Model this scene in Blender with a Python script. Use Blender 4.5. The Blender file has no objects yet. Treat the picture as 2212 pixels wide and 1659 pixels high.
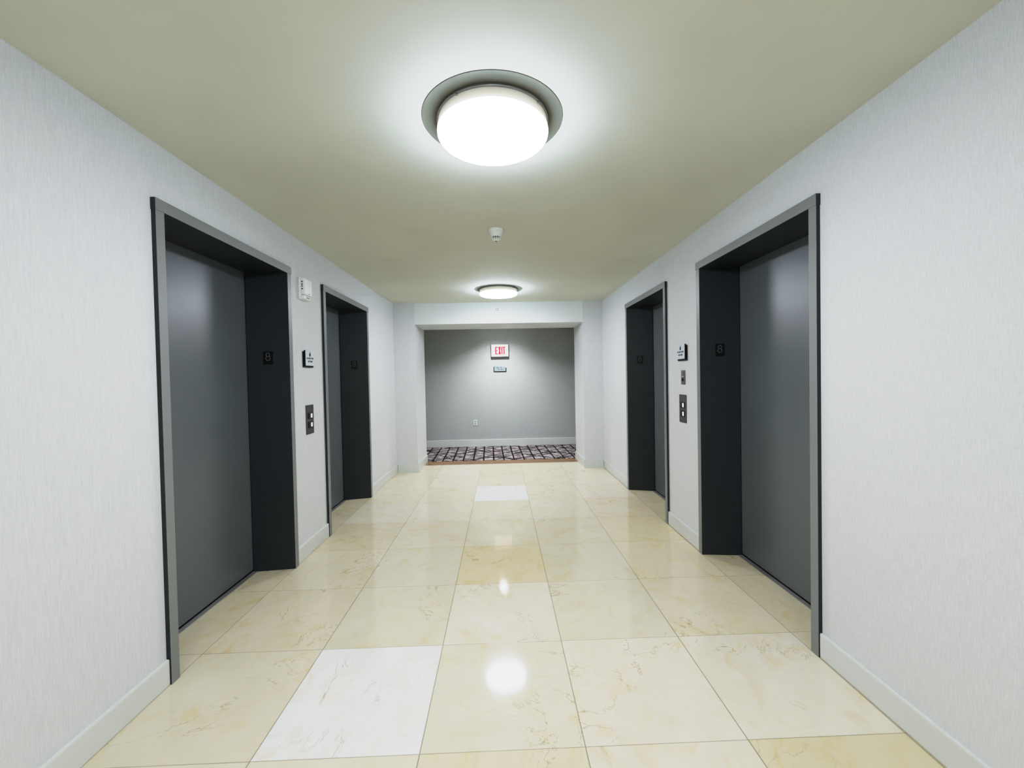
import bpy, bmesh, math, random
from mathutils import Vector, Matrix
C = bpy.context.scene.collection
rng = random.Random(8)

# ------------------------------------------------------------------ helpers
def lin(c):
    return tuple(((v / 255.0) / 12.92 if v / 255.0 <= .04045 else ((v / 255.0 + .055) / 1.055) ** 2.4) for v in c)

def c4(c, k=1.0):
    l = lin(c)
    return (l[0] * k, l[1] * k, l[2] * k, 1.0)

def box(bm, x0, x1, y0, y1, z0, z1, bev=0.0, seg=2, mi=0):
    x0, x1 = min(x0, x1), max(x0, x1); y0, y1 = min(y0, y1), max(y0, y1); z0, z1 = min(z0, z1), max(z0, z1)
    vs = [bm.verts.new((x, y, z)) for x in (x0, x1) for y in (y0, y1) for z in (z0, z1)]
    idx = [(0, 1, 3, 2), (4, 6, 7, 5), (0, 4, 5, 1), (2, 3, 7, 6), (0, 2, 6, 4), (1, 5, 7, 3)]
    fs = [bm.faces.new([vs[i] for i in f]) for f in idx]
    for f in fs: f.material_index = mi
    if bev > 0:
        es = set(e for f in fs for e in f.edges)
        bmesh.ops.bevel(bm, geom=list(es), offset=bev, segments=seg, affect='EDGES', profile=.6)

def prism_z(bm, pts, z0, z1):
    a = [bm.verts.new((x, y, z0)) for x, y in pts]; b = [bm.verts.new((x, y, z1)) for x, y in pts]
    n = len(pts)
    bm.faces.new(list(reversed(a))); bm.faces.new(b)
    for i in range(n):
        bm.faces.new((a[i], a[(i + 1) % n], b[(i + 1) % n], b[i]))
    bmesh.ops.recalc_face_normals(bm, faces=bm.faces)

def prism_y(bm, pts, y0, y1):
    """polygon given in x,z, pushed through from y0 to y1"""
    a = [bm.verts.new((x, y0, z)) for x, z in pts]; b = [bm.verts.new((x, y1, z)) for x, z in pts]
    n = len(pts)
    bm.faces.new(a); bm.faces.new(list(reversed(b)))
    for i in range(n):
        bm.faces.new((a[(i + 1) % n], a[i], b[i], b[(i + 1) % n]))
    bmesh.ops.recalc_face_normals(bm, faces=bm.faces)

def lathe(bm, prof, cx=0, cy=0, cz=0, n=64, axis='z'):
    """prof: (radius, height) list; closed on the axis where radius is 0"""
    rings = []
    for r, h in prof:
        if r <= 1e-6:
            p = (cx, cy, cz + h) if axis == 'z' else (cx, cy + h, cz)
            rings.append([bm.verts.new(p)])
        else:
            ring = []
            for k in range(n):
                a = 2 * math.pi * k / n
                if axis == 'z': ring.append(bm.verts.new((cx + r * math.cos(a), cy + r * math.sin(a), cz + h)))
                else: ring.append(bm.verts.new((cx + r * math.cos(a), cy + h, cz + r * math.sin(a))))
            rings.append(ring)
    for A, B in zip(rings[:-1], rings[1:]):
        for k in range(n):
            k2 = (k + 1) % n
            if len(A) == 1 and len(B) == 1: continue
            if len(A) == 1: bm.faces.new((A[0], B[k], B[k2]))
            elif len(B) == 1: bm.faces.new((A[k], B[0], A[k2]))
            else: bm.faces.new((A[k], B[k], B[k2], A[k2]))
    bmesh.ops.recalc_face_normals(bm, faces=bm.faces)

def ring_y(bm, cx, cz, r, w, y0, y1, n=48):
    """flat ring standing in the x,z plane"""
    prof = [(r - w / 2, y0), (r + w / 2, y0), (r + w / 2, y1), (r - w / 2, y1), (r - w / 2, y0)]
    lathe(bm, prof, cx, 0, cz, n, 'y')

def obj(name, bm, mats, parent=None, smooth=False):
    me = bpy.data.meshes.new(name)
    bm.normal_update(); bm.to_mesh(me); bm.free()
    if not isinstance(mats, (list, tuple)): mats = [mats]
    for m in mats: me.materials.append(m)
    if smooth:
        for p in me.polygons: p.use_smooth = True
        try: me.set_sharp_from_angle(angle=math.radians(35))
        except Exception: pass
    o = bpy.data.objects.new(name, me); C.objects.link(o)
    if parent: o.parent = parent
    return o

def BM(): return bmesh.new()

def tag(o, label, cat, group=None, kind=None):
    o['label'] = label; o['category'] = cat
    if group: o['group'] = group
    if kind: o['kind'] = kind
    return o

def thing(name, loc, label, cat, group=None, rz=0.0, kind=None):
    o = bpy.data.objects.new(name, None); C.objects.link(o)
    o.empty_display_size = .1
    o.location = loc; o.rotation_euler = (0, 0, rz)
    return tag(o, label, cat, group, kind)

def text_mesh(name, s, size, mat, parent, loc, depth=.0008, align='CENTER', bold=0.0, sx=1.0):
    """lettering as a mesh that faces -y in its parent's frame"""
    cu = bpy.data.curves.new(name + '_c', 'FONT'); cu.body = s; cu.size = size
    cu.align_x = align; cu.align_y = 'CENTER'; cu.extrude = depth / 2; cu.offset = bold
    tmp = bpy.data.objects.new(name + '_t', cu); C.objects.link(tmp)
    dg = bpy.context.evaluated_depsgraph_get()
    me = bpy.data.meshes.new_from_object(tmp.evaluated_get(dg))
    bpy.data.objects.remove(tmp); bpy.data.curves.remove(cu)
    me.transform(Matrix.Rotation(math.pi / 2, 4, 'X') @ Matrix.Diagonal((sx, 1, 1, 1)))
    me.transform(Matrix.Translation(loc))
    me.materials.clear(); me.materials.append(mat); me.name = name
    o = bpy.data.objects.new(name, me); C.objects.link(o); o.parent = parent
    return o

def copy_tree(o, parent=None):
    c = o.copy(); C.objects.link(c)
    if parent: c.parent = parent
    for ch in list(o.children): copy_tree(ch, c)
    return c

# ------------------------------------------------------------------ materials
class N:
    def __init__(s, name):
        s.m = bpy.data.materials.new(name); s.m.use_nodes = True
        s.t = s.m.node_tree; s.t.nodes.clear()
        s.out = s.t.nodes.new('ShaderNodeOutputMaterial')
    def n(s, typ, **kw):
        nd = s.t.nodes.new(typ)
        for k, v in kw.items(): setattr(nd, k, v)
        return nd
    def l(s, a, b): s.t.links.new(a, b)
    def bsdf(s, col=None, rough=.5, metal=0.0, spec=.5):
        b = s.n('ShaderNodeBsdfPrincipled')
        if col is not None: b.inputs['Base Color'].default_value = col
        b.inputs['Roughness'].default_value = rough; b.inputs['Metallic'].default_value = metal
        b.inputs['Specular IOR Level'].default_value = spec
        s.l(b.outputs[0], s.out.inputs[0]); s.b = b
        return b
    def math(s, op, a, b=None, c=None):
        nd = s.n('ShaderNodeMath', operation=op)
        for i, v in enumerate((a, b, c)):
            if v is None: continue
            if isinstance(v, (int, float)): nd.inputs[i].default_value = v
            else: s.l(v, nd.inputs[i])
        return nd.outputs[0]
    def mix(s, fac, a, b, typ='MIX'):
        nd = s.n('ShaderNodeMix', data_type='RGBA', blend_type=typ)
        for i, v in ((0, fac), (6, a), (7, b)):
            if isinstance(v, (int, float)): nd.inputs[i].default_value = v
            elif isinstance(v, tuple): nd.inputs[i].default_value = v
            else: s.l(v, nd.inputs[i])
        return nd.outputs[2]
    def coord(s, scale=(1, 1, 1), kind='Object'):
        tc = s.n('ShaderNodeTexCoord'); mp = s.n('ShaderNodeMapping')
        mp.inputs['Scale'].default_value = scale
        s.l(tc.outputs[kind], mp.inputs['Vector']); return mp.outputs[0]
    def noise(s, vec, scale=5, detail=3, rough=.5, dist=0.0):
        nd = s.n('ShaderNodeTexNoise'); nd.inputs['Scale'].default_value = scale
        nd.inputs['Detail'].default_value = detail; nd.inputs['Roughness'].default_value = rough
        nd.inputs['Distortion'].default_value = dist
        if vec is not None: s.l(vec, nd.inputs['Vector'])
        return nd.outputs['Fac']
    def ramp(s, fac, stops):
        nd = s.n('ShaderNodeValToRGB'); cr = nd.color_ramp
        while len(cr.elements) < len(stops): cr.elements.new(.5)
        for e, (p, c) in zip(cr.elements, stops):
            e.position = p; e.color = c if isinstance(c, tuple) else (c, c, c, 1)
        s.l(fac, nd.inputs[0]); return nd.outputs[0]
    def bump(s, h, strength=.3, dist=.002):
        nd = s.n('ShaderNodeBump'); nd.inputs['Strength'].default_value = strength
        nd.inputs['Distance'].default_value = dist
        s.l(h, nd.inputs['Height']); s.l(nd.outputs[0], s.b.inputs['Normal'])

def plain(name, rgb, rough=.5, metal=0.0, spec=.5, k=1.0, var=.04, sc=30):
    s = N(name); s.bsdf(c4(rgb, k), rough, metal, spec)
    f = s.noise(s.coord(), sc, 2)
    c = c4(rgb, k)
    s.l(s.mix(f, tuple(v * (1 - var) for v in c[:3]) + (1,), tuple(min(1, v * (1 + var)) for v in c[:3]) + (1,)), s.b.inputs['Base Color'])
    return s.m

def emissive(name, rgb, strength, base=None):
    s = N(name); b = s.bsdf(base or c4(rgb), .4)
    b.inputs['Emission Color'].default_value = c4(rgb); b.inputs['Emission Strength'].default_value = strength
    s.m.cycles.emission_sampling = 'NONE'
    return s.m

def wallpaper(name, rgb, k=1.0):
    s = N(name); s.bsdf(None, .62, 0, .25)
    v = s.coord((1, 1, .06))
    streak = s.noise(v, 290, 3, .6)
    fine = s.noise(s.coord((1, 1, .6)), 260, 2, .6)
    blot = s.noise(s.coord((1, 1, .35)), 3.0, 2)
    h = s.math('ADD', s.math('MULTIPLY', streak, .6), s.math('MULTIPLY', fine, .4))
    c = c4(rgb, k)
    dark = tuple(x * .865 for x in c[:3]) + (1,); lite = tuple(min(1, x * 1.04) for x in c[:3]) + (1,)
    col = s.mix(s.ramp(h, [(.33, 0.0), (.62, 1.0)]), dark, lite)
    col = s.mix(s.math('MULTIPLY', blot, .10), col, (c[0] * .93, c[1], c[2] * .98, 1))
    s.l(col, s.b.inputs['Base Color'])
    s.bump(h, .30, .002)
    return s.m

def paint(name, rgb, rough, k=1.0, peel=.25, scale=420, spec=.5):
    s = N(name); s.bsdf(c4(rgb, k), rough, 0, spec)
    f = s.noise(s.coord(), scale, 2, .5)
    s.bump(f, peel, .0012)
    c = c4(rgb, k)
    big = s.noise(s.coord(), 2.5, 2)
    s.l(s.mix(big, tuple(x * .93 for x in c[:3]) + (1,), tuple(x * 1.07 for x in c[:3]) + (1,)), s.b.inputs['Base Color'])
    return s.m

M_WALL = wallpaper('wallpaper_pale_grey', (214, 216, 217), .92)
M_HEADER = paint('header_white_paint', (218, 224, 221), .6, .95, .08, 120, .3)
M_CEIL = paint('ceiling_paint', (220, 221, 205), .8, .85, .10, 90, .2)
M_BASE = paint('baseboard_paint', (208, 212, 207), .38, .92, .05, 60, .45)
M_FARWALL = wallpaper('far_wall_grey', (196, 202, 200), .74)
M_CASING = paint('casing_grey_paint', (119, 123, 121), .38, .95, .18, 500)
M_LINING = paint('lining_charcoal_paint', (41, 47, 50), .42, .8, .18, 500, .25)
M_PANEL = paint('door_grey_paint', (92, 99, 101), .33, .85, .30, 330, .62)
M_DARK = plain('dark_gap', (6, 6, 7), .8, spec=.1)
M_SILL = plain('sill_aluminium', (140, 139, 135), .45, .5, var=.08)
M_STEEL = plain('brushed_steel', (120, 117, 110), .33, .85, var=.10, sc=90)
M_STEELD = plain('dark_brushed_steel', (92, 90, 86), .30, .85, var=.12, sc=90)
M_BLACK = plain('black_plastic', (8, 9, 10), .45, spec=.25)
M_PLATE = plain('number_plate_black', (6, 6, 7), .5, spec=.2)
M_NUM = plain('number_grey', (78, 80, 82), .5)
M_WHITE = plain('white_plastic', (226, 229, 226), .4)
M_WHITE2 = plain('white_detector_plastic', (214, 216, 206), .45)
M_SIGN = plain('sign_pale_blue_grey', (196, 206, 213), .5, spec=.3)
M_SIGN2 = plain('sign_blue_grey', (126, 146, 158), .5, spec=.3)
M_SIGNBK = plain('sign_black_back', (10, 12, 16), .5, spec=.2)
M_INK = plain('sign_ink', (14, 20, 28), .6, spec=.2)
M_INK2 = plain('sign_ink_slate', (44, 62, 76), .6, spec=.2)
M_BUTTON = emissive('white_button', (236, 236, 236), .22)  # white button colour with weak emission
M_EXITF = emissive('exit_face', (255, 246, 244), .12)
M_EXITR = emissive('exit_red', (255, 6, 52), .22, c4((196, 4, 36)))
M_EXITP = emissive('exit_pale_red', (255, 110, 125), .12)
M_EXITB = plain('exit_grey_housing', (70, 72, 72), .5)
M_LENS = plain('clear_lens', (235, 238, 238), .12)
M_CAN = emissive('downlight_lens', (245, 248, 255), 60)

# lamp diffuser: bright below, fading to cream and grey towards its upper rim
def diffuser_mat():
    s = N('lamp_diffuser'); b = s.bsdf(c4((235, 235, 228)), .35)
    tc = s.n('ShaderNodeTexCoord'); sp = s.n('ShaderNodeSeparateXYZ')
    s.l(tc.outputs['Object'], sp.inputs[0])
    f = s.math('MULTIPLY_ADD', sp.outputs[2], -1 / .09, 0.0)        # 0 at ceiling, ~1 at the bottom
    st = s.ramp(f, [(.14, .0004), (.42, .005), (.56, .013), (.64, .35), (.74, 3.2), (.86, 1.0)])
    nd = s.math('MULTIPLY', st, LAMP)
    col = s.ramp(f, [(.3, c4((255, 238, 200))), (.56, c4((255, 246, 226))), (.64, c4((200, 226, 255))), (.76, c4((208, 230, 255))), (.9, c4((247, 244, 250)))])
    s.l(col, b.inputs['Emission Color']); s.l(nd, b.inputs['Emission Strength'])
    return s.m
LAMP = 34.0
M_DIFF = diffuser_mat()
M_PANRING = plain('lamp_nickel', (150, 152, 152), .3, .8)
M_DISC = plain('ceiling_disc_grey', (104, 103, 90), .7, spec=.2, var=.02)

def tile_mat():
    s = N('cream_marble_tiles'); s.bsdf(None, .06, 0, .34)
    at = s.n('ShaderNodeAttribute', attribute_name='tint')
    rn = s.n('ShaderNodeAttribute', attribute_name='seed')
    tc = s.n('ShaderNodeTexCoord')
    add = s.n('ShaderNodeVectorMath', operation='ADD'); s.l(tc.outputs['Object'], add.inputs[0]); s.l(rn.outputs['Color'], add.inputs[1])
    mp = s.n('ShaderNodeMapping'); s.l(add.outputs[0], mp.inputs['Vector'])
    rot = s.n('ShaderNodeVectorRotate', rotation_type='Z_AXIS'); s.l(add.outputs[0], rot.inputs['Vector'])
    sx = s.n('ShaderNodeSeparateColor'); s.l(rn.outputs['Color'], sx.inputs[0])
    s.l(sx.outputs[0], rot.inputs['Angle'])
    v = rot.outputs[0]
    mp2 = s.n('ShaderNodeMapping'); mp2.inputs['Scale'].default_value = (1.0, 1.55, 1); s.l(v, mp2.inputs['Vector'])
    cloud = s.noise(mp2.outputs[0], 2.6, 4, .55, .6)
    mott = s.noise(v, 16, 4, .6, .4)
    n1 = s.noise(mp2.outputs[0], 1.7, 6, .62, 1.3)
    vein = s.math('ABSOLUTE', s.math('SUBTRACT', n1, .5))
    veinm = s.ramp(vein, [(0.0, 1.0), (.003, .5), (.009, 0.0)])
    gate = s.ramp(s.noise(v, 2.6, 2), [(.51, 0.0), (.61, 1.0)])
    n2 = s.noise(mp2.outputs[0], 3.2, 4, .6, 2.0)
    patch = s.ramp(n2, [(.52, 0.0), (.72, 1.0)])
    col = at.outputs['Color']
    col = s.mix(s.ramp(cloud, [(.3, 0.0), (.7, .85)]), col, s.mix(1.0, col, (1.10, 1.10, 1.15, 1), 'MULTIPLY'))
    col = s.mix(s.math('MULTIPLY', patch, .75), col, s.mix(1.0, col, (.95, .85, .64, 1), 'MULTIPLY'))
    col = s.mix(s.ramp(mott, [(.35, .30), (.6, 0.0)]), col, s.mix(1.0, col, (.92, .90, .80, 1), 'MULTIPLY'))
    col = s.mix(s.math('MULTIPLY', s.math('MULTIPLY', veinm, gate), .8), col, s.mix(1.0, col, (.50, .40, .24, 1), 'MULTIPLY'))
    pit = s.ramp(s.noise(v, 60, 2, .5), [(.76, 0.0), (.78, .5)])
    col = s.mix(s.math('MULTIPLY', pit, gate), col, c4((120, 110, 85)))
    uv = s.n('ShaderNodeUVMap', uv_map='tile'); su = s.n('ShaderNodeSeparateXYZ'); s.l(uv.outputs[0], su.inputs[0])
    def edge(c):
        return s.math('SUBTRACT', .5, s.math('ABSOLUTE', s.math('SUBTRACT', c, .5)))
    gx = s.ramp(edge(su.outputs[0]), [(.0022, 1.0), (.0042, 0.0)])
    gy = s.ramp(edge(su.outputs[1]), [(.0014, 1.0), (.0030, 0.0)])
    g = s.math('MAXIMUM', gx, s.math('MULTIPLY', gy, .8))
    col = s.mix(s.math('MULTIPLY', g, .95), col, c4((66, 60, 38)))
    s.l(col, s.b.inputs['Base Color'])
    s.l(s.math('MULTIPLY_ADD', g, .4, .07), s.b.inputs['Roughness'])
    return s.m
M_TILE = tile_mat()

def carpet_mat():
    s = N('patterned_carpet'); s.bsdf(None, .95, 0, .05)
    tc = s.n('ShaderNodeTexCoord'); sp = s.n('ShaderNodeSeparateXYZ'); s.l(tc.outputs['Object'], sp.inputs[0])
    x, y = sp.outputs[0], sp.outputs[1]
    row = s.math('FLOOR', s.math('DIVIDE', y, .46))
    wob = s.math('MULTIPLY', s.math('SINE', s.math('MULTIPLY', row, 12.7)), .012)
    xx = s.math('ADD', s.math('ADD', x, wob), s.math('MULTIPLY', y, .03))
    def lines(co, period, width, off=0.0):
        f = s.math('FRACT', s.math('ADD', s.math('DIVIDE', co, period), off))
        d = s.math('ABSOLUTE', s.math('SUBTRACT', f, .5))
        return s.math('LESS_THAN', d, width / period / 2)
    m = lines(xx, .168, .024, .05)
    for ang, per, w, off in ((46, .47, .026, .2), (-44, .52, .026, .4), (33, .45, .028, .7), (-36, .43, .028, .1), (57, .78, .022, .6), (-56, .84, .022, .9), (14, .55, .026, .3), (-17, .61, .026, .5)):
        a = math.radians(ang)
        co = s.math('ADD', s.math('MULTIPLY', x, math.sin(a)), s.math('MULTIPLY', y, math.cos(a)))
        m = s.math('MAXIMUM', m, lines(co, per, w, off))
    base = s.mix(s.ramp(s.noise(s.coord(), 9, 3), [(.38, 0.0), (.62, 1.0)]), c4((112, 102, 104)), c4((186, 178, 178)))
    base = s.mix(s.math('MULTIPLY', s.noise(s.coord(), 300, 2), .4), base, c4((96, 88, 88)))
    s.l(s.mix(m, base, c4((14, 13, 20))), s.b.inputs['Base Color'])
    s.bump(s.noise(s.coord(), 500, 2), .6, .004)
    return s.m
M_CARPET = carpet_mat()

def strip_mat():
    s = N('brown_marble'); s.bsdf(None, .22, 0, .5)
    n = s.noise(s.coord((1, 2, 1)), 9, 5, .65, .8)
    s.l(s.ramp(n, [(.28, c4((80, 52, 26))), (.5, c4((124, 88, 50))), (.72, c4((152, 120, 78)))]), s.b.inputs['Base Color'])
    return s.m
M_STRIP = strip_mat()

# ------------------------------------------------------------------ dimensions (metres)
H = 1.3721
XL, XR = -1.543, 1.514            # side walls
FL, FR = -1.522, 1.494            # front of the door casings
PL, PR = -1.815, 1.785            # elevator door panels
ZC = 2.462
YB = -2.60                        # rear end of the lobby
YP, YQ = 6.020, 6.735             # piers
YF = 8.099                        # far wall
JL, JR = -1.234, 1.222            # opening between the piers
ZH, ZT = 2.152, 2.203             # door head soffit and top
TW = .6096; TX = -.3233; TY = 1.4829

DOORS = [  # side, y0, y1 (outer casing edges), splay of the linings
    (-1, 1.886, 3.066, .030),
    (1, 1.900, 3.086, .036),
    (-1, 3.616, 4.822, .072),
    (1, 3.674, 4.858, .076),
]

# ------------------------------------------------------------------ the setting
def struct(name, bm, mats, label, cat):
    o = obj(name, bm, mats)
    return tag(o, label, cat, kind='structure')

def side_wall(side):
    bm = BM()
    xi = XL if side < 0 else XR; xo = xi + side * .36
    ds = sorted([(d[1], d[2]) for d in DOORS if d[0] == side])
    y = YB - .2
    for a, b in ds:
        box(bm, xi, xo, y, a + .012, 0, ZC + .05)
        box(bm, xi, xo, a + .012, b - .012, ZT - .012, ZC + .05)
        y = b - .012
    box(bm, xi, xo, y, YP + .02, 0, ZC + .05)
    return bm
struct('wall_left', side_wall(-1), M_WALL, 'pale grey papered lobby wall that carries the white alarm strobe', 'wall')
struct('wall_right', side_wall(1), M_WALL, 'pale grey papered lobby wall that carries the small steel key switch', 'wall')

bm = BM(); box(bm, XL - .3, XR + .3, YB - .2, YB, 0, ZC + .05)
struct('wall_back', bm, M_WALL, 'pale grey papered wall behind the camera closing the lobby', 'wall')
bm = BM(); box(bm, -4.3, JL, YP, YQ, 0, ZC + .05)
struct('wall_end_left', bm, M_WALL, 'papered pier beside the corridor opening, on the strobe side', 'wall')
bm = BM(); box(bm, JR, 4.3, YP, YQ, 0, ZC + .05)
struct('wall_end_right', bm, M_WALL, 'papered pier beside the corridor opening, on the key switch side', 'wall')
bm = BM(); box(bm, JL, JR, YP + .006, YQ - .004, ZH + .004, ZC + .05)
struct('wall_header', bm, M_HEADER, 'smooth white painted header above the corridor opening', 'wall')
bm = BM(); box(bm, -4.3, 4.3, YF, YF + .15, 0, ZC + .05)
struct('wall_far', bm, M_FARWALL, 'grey corridor wall beyond the opening, behind the EXIT sign', 'wall')
for sd, nm in ((-1, 'left'), (1, 'right')):
    bm = BM(); box(bm, sd * 4.2, sd * 4.35, YQ - .1, YF + .1, 0, ZC + .05)
    struct('wall_corridor_' + nm, bm, M_FARWALL, 'plain grey wall closing the side corridor at its ' + nm + ' end', 'wall')
bm = BM(); box(bm, -4.4, 4.4, YB - .3, YF + .2, ZC, ZC + .12)
struct('ceiling', bm, M_CEIL, 'plain olive-white painted lobby ceiling with two round lamps', 'ceiling')

# tiled floor: one face per tile so that every tile has its own tint
TINT = {
    (-2, -1): (222, 221, 196), (-1, -1): (224, 220, 196), (0, -1): (222, 214, 184), (1, -1): (231, 227, 208), (2, -1): (214, 206, 168),
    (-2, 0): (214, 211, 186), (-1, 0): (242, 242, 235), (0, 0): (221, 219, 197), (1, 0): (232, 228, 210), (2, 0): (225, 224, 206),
    (-2, 1): (213, 208, 182), (-1, 1): (213, 213, 187), (0, 1): (227, 225, 207), (1, 1): (214, 214, 189), (2, 1): (220, 215, 188),
    (-2, 2): (216, 212, 186), (-1, 2): (213, 213, 190), (0, 2): (216, 204, 166), (1, 2): (212, 211, 186), (2, 2): (222, 214, 184),
    (-2, 3): (209, 203, 174), (-1, 3): (218, 214, 190), (0, 3): (213, 212, 184), (1, 3): (214, 212, 186), (2, 3): (221, 212, 178),
    (-2, 4): (222, 221, 202), (-1, 4): (225, 222, 202), (0, 4): (217, 214, 190), (1, 4): (222, 220, 198), (2, 4): (221, 214, 186),
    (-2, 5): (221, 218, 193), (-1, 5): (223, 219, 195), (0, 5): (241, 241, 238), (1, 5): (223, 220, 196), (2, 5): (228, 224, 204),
    (-2, 6): (219, 216, 190), (-1, 6): (229, 227, 210), (0, 6): (223, 219, 196), (1, 6): (224, 219, 194), (2, 6): (230, 227, 208),
    (-2, 7): (222, 219, 196), (-1, 7): (230, 228, 211), (0, 7): (221, 215, 188), (1, 7): (226, 222, 198), (2, 7): (229, 226, 208),
}
bm = BM()
uvl = bm.loops.layers.uv.new('tile')
tl = bm.loops.layers.float_color.new('tint'); sl = bm.loops.layers.float_color.new('seed')
cols = [(-3, XL - .34, -1.534), (-2, -1.534, TX - TW)] + [(j, TX + j * TW, TX + (j + 1) * TW) for j in (-1, 0, 1)] + [(2, TX + 2 * TW, 1.497), (3, 1.497, XR + .34)]
r = -7
while True:
    ya, yb = TY + r * TW, TY + (r + 1) * TW
    if ya > 6.455: break
    ye = min(yb, 6.462)
    for j, xa, xb in cols:
        t = TINT.get((j, r))
        if t is None:
            k = rng.uniform(-7, 7); t = (220 + k, 217 + k, 194 + k * 1.2)
        if j in (-3, 3): t = (206, 202, 172)  # door recess tiles: shade of the recess put into a darker tint
        f = bm.faces.new([bm.verts.new(p) for p in ((xa, ya, 0), (xb, ya, 0), (xb, ye, 0), (xa, ye, 0))])
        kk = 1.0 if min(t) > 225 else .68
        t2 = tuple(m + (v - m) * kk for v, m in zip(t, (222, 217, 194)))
        if kk < 1: t2 = (t2[0] + 2, t2[1] - 1, t2[2] - 6)
        sd = (rng.uniform(0, 6.28), rng.uniform(0, 40), rng.uniform(0, 40), 1)
        vv = (ye - ya) / TW
        for lp, u in zip(f.loops, ((0, 0), (1, 0), (1, vv), (0, vv))):
            lp[uvl].uv = u; lp[tl] = c4(t2, .82); lp[sl] = sd
    r += 1
struct('floor', bm, M_TILE, 'polished cream marble tile floor of the elevator lobby', 'floor')
bm = BM(); box(bm, -4.4, 4.4, YB - .3, YF + .2, -.12, -.012)
struct('floor_slab', bm, M_DARK, 'dark slab beneath the tiles and the carpet', 'floor')
bm = BM(); box(bm, JL - .01, TX + .005, 6.462, 6.737, -.01, .0015); box(bm, TX + .006, JR + .01, 6.462, 6.737, -.01, .0015)
struct('trim_1', bm, M_STRIP, 'brown marble threshold strip between the cream tiles and the carpet', 'threshold')
bm = BM(); box(bm, -4.25, 4.25, 6.737, YF + .02, -.011, .004)
struct('floor_carpet', bm, M_CARPET, 'taupe corridor carpet with black criss-cross line pattern', 'carpet')

def base_run(bm, x0, x1, y0, y1, h, axis, face):
    """a skirting board: face is the coordinate of its front, chamfered top"""
    box(bm, x0, x1, y0, y1, 0.0005, h, .004, 2)
BH = .120; BT = .016
for sd, nm, xi, lab in ((-1, 'left', XL, 'white skirting board below the strobe wall, cut by two elevator doors'), (1, 'right', XR, 'white skirting board below the key switch wall, cut by two elevator doors')):
    bm = BM(); y = YB
    for a, b in sorted([(d[1], d[2]) for d in DOORS if d[0] == sd]):
        box(bm, xi + sd * .004, xi - sd * BT, y, a - .0005, .0005, BH, .008, 2); y = b + .0005
    box(bm, xi + sd * .004, xi - sd * BT, y, YP, .0005, BH, .008, 2)
    struct('baseboard_' + nm, bm, M_BASE, lab, 'baseboard')
for sd, nm, xi, j, lab in ((-1, 'end_left', XL, JL, 'white skirting board wrapping the pier on the strobe side'), (1, 'end_right', XR, JR, 'white skirting board wrapping the pier on the key switch side')):
    bm = BM(); t = .014
    pts = [(xi - sd * .02, YP - t), (j - sd * t, YP - t), (j - sd * t, YQ + .003), (j + sd * .004, YQ + .003), (j + sd * .004, YP + .004), (xi - sd * .02, YP + .004)]
    prism_z(bm, pts, .0005, BH + .002)
    es = [e for e in bm.edges if all(v.co.z > .1 for v in e.verts)]
    bmesh.ops.bevel(bm, geom=es, offset=.004, segments=2, affect='EDGES')
    struct('baseboard_' + nm, bm, M_BASE, lab, 'baseboard')
bm = BM(); box(bm, -4.2, 4.2, YF - .016, YF + .003, .004, .142, .004, 2)
struct('baseboard_far', bm, M_BASE, 'pale skirting board along the far corridor wall, above the carpet', 'baseboard')

# ------------------------------------------------------------------ elevator doors
DLAB = ['dark grey elevator door on the strobe wall, farther from the EXIT sign',
        'dark grey elevator door on the key switch wall, farther from the EXIT sign',
        'dark grey elevator door on the strobe wall, closer to the EXIT sign',
        'dark grey elevator door on the key switch wall, closer to the EXIT sign']
PLAB = ['black number 8 plate, doorway on the strobe wall, farther from the EXIT sign',
        'black number 8 plate, doorway on the key switch wall, farther from the EXIT sign',
        'black number 8 plate, doorway on the strobe wall, closer to the EXIT sign',
        'black number 8 plate, doorway on the key switch wall, closer to the EXIT sign']

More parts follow.
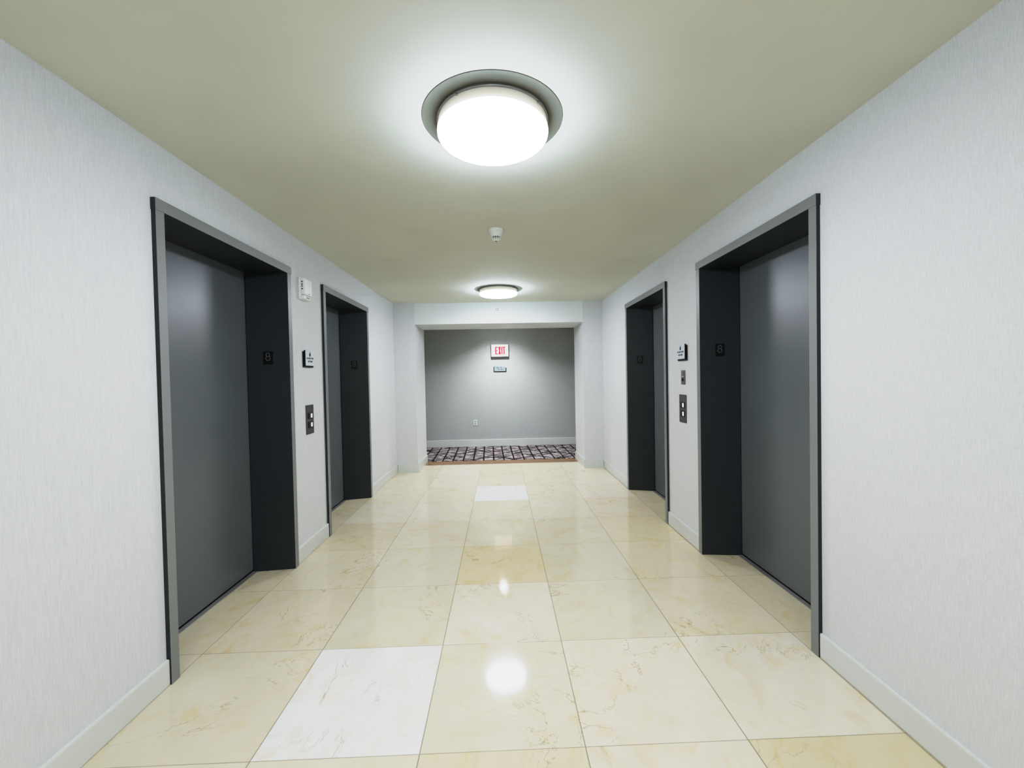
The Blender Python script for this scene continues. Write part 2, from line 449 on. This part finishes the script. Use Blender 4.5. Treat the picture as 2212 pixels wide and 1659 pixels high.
def number_plate():
    t = thing('floor_number_sign', (0, 0, 0), '', 'sign', 'floor number plates inside the elevator doorways')
    bm = BM(); box(bm, -.033, .033, -.004, 0, -.046, .046, .0012, 1); obj('plate', bm, M_PLATE, t)
    bm = BM()
    ring_y(bm, -.001, .022, .0122, .0042, -.0052, -.003)
    ring_y(bm, -.001, -.0045, .0145, .0042, -.0052, -.003)
    obj('numeral', bm, M_NUM, t)
    return t
def dark_edges(o):
    for p in o.data.polygons:
        if abs(p.normal.x) < .5: p.material_index = 1
PLATE0 = None
CW = .050
for i, (sd, y0, y1, sp) in enumerate(DOORS):
    xf = FL if sd < 0 else FR; xp = PL if sd < 0 else PR; xw = XL if sd < 0 else XR
    ym = (y0 + y1) / 2
    t = thing('door_%d' % (i + 1), (xf, ym, 0), DLAB[i], 'elevator door', kind='structure')
    def L(bm):
        bmesh.ops.translate(bm, verts=bm.verts, vec=(-xf, -ym, 0)); return bm
    # panel, slightly above the sill groove
    bm = BM(); box(bm, xp, xp + sd * .04, y0 + .03, y1 - .03, .013, ZH + .03); obj('door_panel', L(bm), M_PANEL, t)
    bm = BM(); box(bm, xp + sd * .003, xp + sd * .05, y0 + .03, y1 - .03, -.008, .0125); obj('running_groove', L(bm), M_DARK, t)
    bm = BM(); box(bm, xp, xp - sd * .034, y0 + .045, y1 - .045, -.006, .003, .001, 1); obj('sill', L(bm), M_SILL, t)
    # linings of the recess: side pieces close in towards the panel
    for ya, yb, s2 in ((y0, y0 + CW, sp), (y1, y1 - CW, -sp)):
        bm = BM()
        prism_z(bm, [(xf + sd * .003, yb), (xp - sd * .009, yb + s2), (xp - sd * .009, ya + (yb - ya) * .2), (xf + sd * .003, ya + (yb - ya) * .2)], 0, ZH + .002)
        obj('jamb_lining', L(bm), M_LINING, t)
        bm = BM(); box(bm, xf, xw + sd * .06, ya, yb + (.002 if yb < ya else -.002), 0, ZH + .001, .0015, 1); dark_edges(obj('jamb_casing', L(bm), [M_CASING, M_LINING], t))
    bm = BM(); box(bm, xf + sd * .003, xp + sd * .045, y0 + .01, y1 - .01, ZH, ZT - .006); obj('head_lining', L(bm), M_LINING, t)
    bm = BM(); box(bm, xf - sd * .003, xw + sd * .06, y0 - .003, y1 + .003, ZH - .003, ZT, .0015, 1); dark_edges(obj('head_casing', L(bm), [M_CASING, M_LINING], t))
    # number plate on the far lining
    yin = y1 - CW
    xpl = (-1.666 if sd < 0 else 1.636); tt = abs(xpl - xf) / abs(xp - xf)
    if PLATE0 is None: PLATE0 = number_plate(); q = PLATE0
    else: q = copy_tree(PLATE0)
    q['label'] = PLAB[i]
    q.location = (xpl, yin - sp * tt - .0005, 1.540)
    q.rotation_euler = (0, 0, -sd * math.atan2(sp, abs(xp - xf)))

# ------------------------------------------------------------------ ceiling lamps
def ceiling_lamp():
    t = thing('ceiling_lamp', (0, 0, ZC), '', 'lamp', 'round flush lamps along the lobby ceiling')
    bm = BM(); lathe(bm, [(0, 0), (.298, 0), (.296, -.0022), (0, -.0024)], n=96); obj('ceiling_disc', bm, M_DISC, t)  # flat grey disc on the ceiling, wider than the drum
    bm = BM(); lathe(bm, [(.20, -.003), (.236, -.003), (.2375, -.009), (.236, -.013), (.222, -.014), (.20, -.014)], n=96); obj('metal_ring', bm, M_PANRING, t, True)
    bm = BM()
    prof = [(.229, -.010), (.230, -.02), (.2325, -.035), (.2345, -.048), (.2345, -.056), (.233, -.064), (.2285, -.071), (.222, -.0755), (.205, -.079), (.17, -.082), (.12, -.0845), (.06, -.0855), (0, -.086)]
    lathe(bm, prof, n=64); obj('diffuser', bm, M_DIFF, t, True)
    for a in (2.4, 5.6, 4.1):
        bm = BM(); lathe(bm, [(0, -.018), (.005, -.018), (.005, -.006), (0, -.006)], .234 * math.cos(a), .234 * math.sin(a), 0, 12); obj('thumb_screw', bm, M_PANRING, t)
    return t
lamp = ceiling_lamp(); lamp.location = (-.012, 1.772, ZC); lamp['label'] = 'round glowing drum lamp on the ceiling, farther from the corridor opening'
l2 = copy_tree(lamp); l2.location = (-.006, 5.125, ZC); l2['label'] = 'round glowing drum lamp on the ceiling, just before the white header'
l3 = copy_tree(lamp); l3.location = (-.012, -1.58, ZC); l3['label'] = 'round drum lamp on the ceiling behind the camera, unseen, added as fill'  # unseen lamp continuing the row, added as fill for the near end

# recessed downlight in the corridor, hidden from the camera by the header
t = thing('ceiling_downlight', (-.02, 7.43, ZC), 'small recessed downlight in the corridor ceiling washing the EXIT sign wall', 'lamp')
bm = BM(); lathe(bm, [(.055, .0), (.085, -.001), (.087, -.004), (.085, -.006), (.062, -.006), (.055, -.002), (.055, 0)], n=48); obj('trim_ring', bm, M_WHITE, t, True)
bm = BM(); lathe(bm, [(0, -.003), (.054, -.003), (.054, -.001), (0, -.001)], n=48); obj('lens', bm, M_CAN, t)
ld = bpy.data.lights.new('downlight_beam', 'SPOT'); ld.energy = 106; ld.spot_size = math.radians(128); ld.spot_blend = 1.0; ld.shadow_soft_size = .05; ld.color = (.96, .98, 1)
lo = bpy.data.objects.new('downlight_beam', ld); C.objects.link(lo); lo.parent = t; lo.location = (0, 0, -.02)

# ------------------------------------------------------------------ smoke detector, strobe, sprinkler
t = thing('smoke_detector', (-.013, 3.075, ZC), 'white cone-shaped smoke detector with black vents on the ceiling', 'smoke detector')
bm = BM(); lathe(bm, [(0, 0), (.062, 0), (.062, -.006), (.058, -.016), (.050, -.030), (.043, -.044), (.036, -.052), (0, -.052)], n=48); obj('housing', bm, M_WHITE2, t, True)
bm = BM(); lathe(bm, [(0, -.050), (.0325, -.050), (.029, -.068), (0, -.068)], n=48); obj('dark_chamber', bm, M_BLACK, t)
bm = BM()
lathe(bm, [(.0345, -.0595), (.0345, -.0615), (.030, -.0615), (.030, -.0595), (.0345, -.0595)], n=48)
for k in range(12):
    a = 2 * math.pi * k / 12 + .13
    ca, sa = math.cos(a), math.sin(a)
    tmp = BM(); box(tmp, .024, .0355, -.0022, .0022, -.0700, -.0500)
    bmesh.ops.rotate(tmp, verts=tmp.verts, matrix=Matrix.Rotation(a, 3, 'Z'))
    me = bpy.data.meshes.new('tmp'); tmp.to_mesh(me); tmp.free(); bm.from_mesh(me); bpy.data.meshes.remove(me)
obj('vent_cage', bm, M_WHITE2, t)
bm = BM(); lathe(bm, [(0, -.066), (.031, -.066), (.030, -.071), (.020, -.079), (.011, -.082), (0, -.082)], n=48); obj('cap', bm, M_WHITE2, t, True)
bm = BM(); lathe(bm, [(0, -.081), (.009, -.081), (.009, -.0835), (0, -.0835)], n=24); obj('sensor_tip', bm, M_NUM, t)
for dx in (-.006, .006):
    bm = BM(); lathe(bm, [(0, -.0565), (.0024, -.0565), (.0024, -.046), (0, -.046)], dx, 0, -.018, 12, 'y'); obj('indicator_light', bm, M_NUM, t)

t = thing('alarm_strobe', (XL, 3.285, 2.088), 'white horn strobe alarm on the wall between the two elevator doors', 'alarm')
bm = BM(); box(bm, -.002, .014, -.070, .070, -.086, .086, .008, 3); obj('back_box', bm, M_WHITE, t, True)
bm = BM(); box(bm, .010, .046, -.062, .066, -.050, .078, .012, 4); obj('horn_cover', bm, M_WHITE, t, True)
bm = BM()
for z in (-.005, .015, .03, .05): box(bm, .019, .032, -.0632, -.0600, z - .006, z + .004, .001, 1)
obj('sound_slot', bm, M_NUM, t)
bm = BM(); box(bm, .010, .040, -.058, .058, -.083, -.052, .009, 3); obj('strobe_lens', bm, M_LENS, t, True)
bm = BM(); box(bm, .0395, .0415, -.030, .024, -.073, -.066, .0006, 1); obj('flash_tube', bm, M_NUM, t)
bm = BM(); lathe(bm, [(0, 0), (.0045, 0), (.0045, .003), (0, .003)], 0, 0, 0, 16)
bmesh.ops.rotate(bm, verts=bm.verts, matrix=Matrix.Rotation(math.pi / 2, 3, 'Y')); bmesh.ops.translate(bm, verts=bm.verts, vec=(.045, .008, -.038)); obj('status_dot', bm, M_NUM, t)

t = thing('sprinkler_head', (-.031, YP + .006, 2.358), 'small round white sprinkler cover on the header above the opening', 'sprinkler')
bm = BM(); lathe(bm, [(0, 0), (.035, 0), (.035, -.004), (.031, -.007), (.020, -.007), (.018, -.003), (0, -.003)], n=40, axis='y'); obj('cover_ring', bm, M_WHITE, t, True)
bm = BM(); lathe(bm, [(0, -.012), (.011, -.012), (.013, -.009), (.013, -.002), (0, -.002)], n=32, axis='y'); obj('nozzle', bm, M_WHITE2, t, True)
bm = BM(); ring_y(bm, 0, 0, .0165, .006, -.0065, -.002); obj('recess_gap', bm, M_NUM, t)

# ------------------------------------------------------------------ signs
def fire_sign(label):
    t = thing('stair_sign', (0, 0, 0), label, 'sign', 'in case of fire signs between the elevators')
    # frame: x to the reader's right, sign faces -y, wall at y=0
    bm = BM(); prism_y(bm, [(-.083, -.075), (.083, -.075), (.083, .048), (-.083, .048)], -.009, 0)
    obj('backing', bm, M_SIGNBK, t)
    bm = BM(); box(bm, -.0735, .0735, -.022, -.009, -.061, .061, .0015, 1)
    o = obj('face_plate', bm, [M_SIGN, M_SIGNBK], t)
    for p in o.data.polygons:
        if p.normal.y > -.7 and p.center.y > -.0215 and p.normal.z < .5: p.material_index = 1
    fl = [(-.004, .010), (-.013, .018), (-.016, .028), (-.011, .038), (-.007, .033), (-.002, .046), (.001, .053), (.004, .046), (.0085, .036), (.012, .029), (.010, .018), (.004, .010)]
    bm = BM(); vs = [bm.verts.new((x, -.0224, z)) for x, z in fl]; bm.faces.new(vs)
    ex = bmesh.ops.extrude_face_region(bm, geom=bm.faces[:]); bmesh.ops.translate(bm, verts=[v for v in ex['geom'] if isinstance(v, bmesh.types.BMVert)], vec=(0, .0006, 0))
    bmesh.ops.recalc_face_normals(bm, faces=bm.faces)
    obj('flame_symbol', bm, M_INK, t)
    text_mesh('lettering', 'IN CASE OF FIRE', .0185, M_INK, t, (0, -.0222, -.004), bold=.0007, sx=.86)
    text_mesh('lettering', 'USE STAIRS', .0185, M_INK, t, (0, -.0222, -.028), bold=.0007, sx=.86)
    return t
s1 = fire_sign('pale fire stairs sign with black backing above the call buttons on the strobe wall')
s1.location = (XL, 3.332, 1.551); s1.rotation_euler = (0, 0, math.pi / 2)
s2 = copy_tree(s1); s2['label'] = 'pale fire stairs sign with black backing above the steel key switch'
s2.location = (XR, 3.363, 1.551); s2.rotation_euler = (0, 0, -math.pi / 2)

def call_panel(label):
    t = thing('elevator_call_switch', (0, 0, 0), label, 'call panel', 'elevator call button panels')
    bm = BM(); box(bm, -.065, .065, -.005, 0, -.1165, .1165, .0012, 1); obj('plate', bm, M_STEELD, t)
    for z in (.030, -.042):
        bm = BM(); box(bm, -.034, .034, -.0085, -.0045, z - .0245, z + .0245, .004, 2)
        b = obj('button_surround', bm, M_BLACK, t)
        bm = BM(); box(bm, .006, .028, -.0105, -.008, z - .0165, z + .0165, .003, 2); obj('call_button', bm, M_BUTTON, b)
    for z in (.098, -.098):
        bm = BM(); lathe(bm, [(0, -.0062), (.0035, -.0058), (.004, -.0045), (0, -.0045)], 0, 0, z, 16, 'y'); obj('screw', bm, M_STEEL, t)
    return t
p1 = call_panel('dark steel two-button call panel on the strobe wall, below the fire stairs sign')
p1.location = (XL, 3.340, 1.059); p1.rotation_euler = (0, 0, math.pi / 2)
p2 = copy_tree(p1); p2['label'] = 'dark steel two-button call panel below the key switch'
p2.location = (XR, 3.371, 1.078); p2.rotation_euler = (0, 0, -math.pi / 2)

t = thing('key_switch', (XR, 3.359, 1.338), 'small steel key switch plate between the fire sign and call buttons', 'key switch', rz=-math.pi / 2)
bm = BM(); box(bm, -.037, .037, -.006, 0, -.0595, .0595, .004, 3); obj('plate', bm, M_STEEL, t, True)
bm = BM(); lathe(bm, [(0, -.012), (.011, -.012), (.013, -.010), (.013, -.005), (0, -.005)], -.004, 0, -.020, 28, 'y'); k_ = obj('key_lock', bm, M_BLACK, t, True)
bm = BM(); box(bm, -.006, -.002, -.0128, -.0115, -.027, -.013); obj('keyhole', bm, M_STEEL, k_)
bm = BM(); box(bm, -.018, .016, -.0072, -.0055, .004, .010, .0008, 1); obj('engraved_label', bm, plain('pale_engraving', (205, 200, 188), .5), t)
bm = BM(); box(bm, -.018, .016, -.0072, -.0055, -.003, .001, .0006, 1); obj('engraved_line', bm, M_NUM, t)
bm = BM(); lathe(bm, [(0, -.0075), (.005, -.0072), (.006, -.0055), (0, -.0055)], 0, 0, .040, 16, 'y'); obj('screw', bm, M_STEELD, t)

# EXIT sign
t = thing('exit_sign', (-.005, YF, 1.884), 'lit white EXIT sign with red letters on the far wall', 'sign')
bm = BM(); box(bm, -.170, .170, -.052, 0, -.122, .122, .003, 2); obj('housing', bm, M_EXITB, t)
bm = BM(); box(bm, -.1645, .1645, -.0550, -.0505, -.1165, .1185, .002, 1); obj('face_panel', bm, M_EXITF, t)
def stroke(bm, pts):
    prism_y(bm, pts, -.0575, -.0545)
def rect(x0, x1, z0, z1): return [(x0, z0), (x1, z0), (x1, z1), (x0, z1)]
zb, zt = -.074, .076
bm = BM()
for p in (rect(-.092, -.068, zb, zt), rect(-.0685, -.038, zt - .021, zt), rect(-.0685, -.044, -.009, .011), rect(-.0685, -.038, zb, zb + .021)): stroke(bm, p)
obj('letter', bm, M_EXITR, t)
bm = BM()
stroke(bm, [(-.031, zt), (-.005, zt), (.0205, zb), (-.0055, zb)])
prism_y(bm, [(-.0055, zt), (.0205, zt), (-.005, zb), (-.031, zb)], -.0577, -.0543)
obj('letter', bm, M_EXITR, t)
bm = BM(); stroke(bm, rect(.029, .052, zb, zt)); obj('letter', bm, M_EXITR, t)
bm = BM(); stroke(bm, rect(.058, .104, zt - .021, zt)); stroke(bm, rect(.069, .093, zb, zt - .0205)); obj('letter', bm, M_EXITR, t)
for sg, x0 in ((-1, -.104), (1, .116)):
    bm = BM()
    prism_y(bm, [(x0, .026), (x0 + sg * .028, .002), (x0, -.022), (x0, -.010), (x0 + sg * .014, .002), (x0, .014)], -.0570, -.0545)
    obj('chevron', bm, M_EXITP, t)

# room direction sign below it
t = thing('direction_sign', (-.010, YF, 1.528), 'small blue-grey room direction sign with black backing below the EXIT sign', 'sign')
bm = BM(); prism_y(bm, [(-.126, -.060), (.127, -.060), (.127, .020), (.1, .024), (-.1, .043), (-.126, .045)], -.008, 0); obj('backing', bm, M_SIGNBK, t)
bm = BM(); prism_y(bm, [(-.110, -.046), (.110, -.046), (.110, .035), (-.110, .058)], -.018, -.008); obj('face_plate', bm, M_SIGN2, t)
text_mesh('lettering', '< 801 - 817', .026, M_INK2, t, (-.018, -.0184, .021), bold=.0010)
text_mesh('lettering', '818 - 835 >', .026, M_INK2, t, (.018, -.0184, -.013), bold=.0010)

# outlet
t = thing('wall_outlet', (-.517, YF, .478), 'pale duplex electrical outlet low on the far corridor wall', 'outlet')
bm = BM(); box(bm, -.036, .036, -.006, 0, -.058, .058, .003, 2); obj('cover_plate', bm, plain('outlet_plastic', (206, 216, 212), .4), t)
for z in (.021, -.021):
    bm = BM(); lathe(bm, [(0, -.0085), (.0155, -.0085), (.017, -.006), (0, -.005)], 0, 0, z, 28, 'y'); s_ = obj('socket', bm, plain('socket_grey', (150, 164, 160), .4), t, True)
    bm = BM(); box(bm, -.007, -.0045, -.0088, -.008, z - .003, z + .006); box(bm, .0045, .007, -.0088, -.008, z - .003, z + .006); obj('slot', bm, M_BLACK, s_)

# ------------------------------------------------------------------ camera, world, colour
f, p, y, ro = 886.603, -.01818, .02737, -.01939
cy, sy, cp, sp_ = math.cos(y), math.sin(y), math.cos(p), math.sin(p)
fwd = Vector((sy * cp, cy * cp, sp_)); right = Vector((cy, -sy, 0)); up = right.cross(fwd)
r2 = math.cos(ro) * right + math.sin(ro) * up; u2 = -math.sin(ro) * right + math.cos(ro) * up
cam = bpy.data.cameras.new('camera'); co = bpy.data.objects.new('camera', cam); C.objects.link(co)
cam.sensor_fit = 'HORIZONTAL'; cam.sensor_width = 36; cam.lens = f / 2212 * 36; cam.clip_start = .02
mw = Matrix((r2, u2, -fwd)).transposed().to_4x4(); mw.translation = Vector((0, 0, H)); co.matrix_world = mw
bpy.context.scene.camera = co
w = bpy.data.worlds.new('world'); bpy.context.scene.world = w; w.use_nodes = True
w.node_tree.nodes['Background'].inputs[0].default_value = (.8, .85, .9, 1); w.node_tree.nodes['Background'].inputs[1].default_value = 0.0
sc = bpy.context.scene
sc.view_settings.view_transform = 'Standard'; sc.view_settings.look = 'None'; sc.view_settings.exposure = 0.0; sc.view_settings.gamma = 1.0
vs = sc.view_settings
vs.use_curve_mapping = True
cm = vs.curve_mapping
WL = 8.0; EV = 1.38          # exposure in stops is folded into the white level: the tone curve comes first
cm.white_level = (WL / 2 ** EV,) * 3; cm.use_clip = True
cv = cm.curves[3]
pts = [(0, 0), (.0625, .052), (.21, .20), (.45, .45), (.6, .565), (.8, .685), (1.1, .775), (1.6, .825), (2.5, .85), (4.0, .87), (6.0, .92), (8.0, 1.0)]
while len(cv.points) < len(pts): cv.points.new(.5, .5)
for pt, (a, b) in zip(cv.points, pts):
    pt.location = (a / WL, b); pt.handle_type = 'VECTOR' if a < .5 else 'AUTO_CLAMPED'
cm.update()
sc.cycles.use_denoising = True
sc.cycles.max_bounces = 6; sc.cycles.diffuse_bounces = 5; sc.cycles.glossy_bounces = 3; sc.cycles.caustics_reflective = False
sc.cycles.use_adaptive_sampling = True; sc.cycles.adaptive_threshold = .08; sc.cycles.adaptive_min_samples = 16; sc.cycles.sample_clamp_indirect = 8
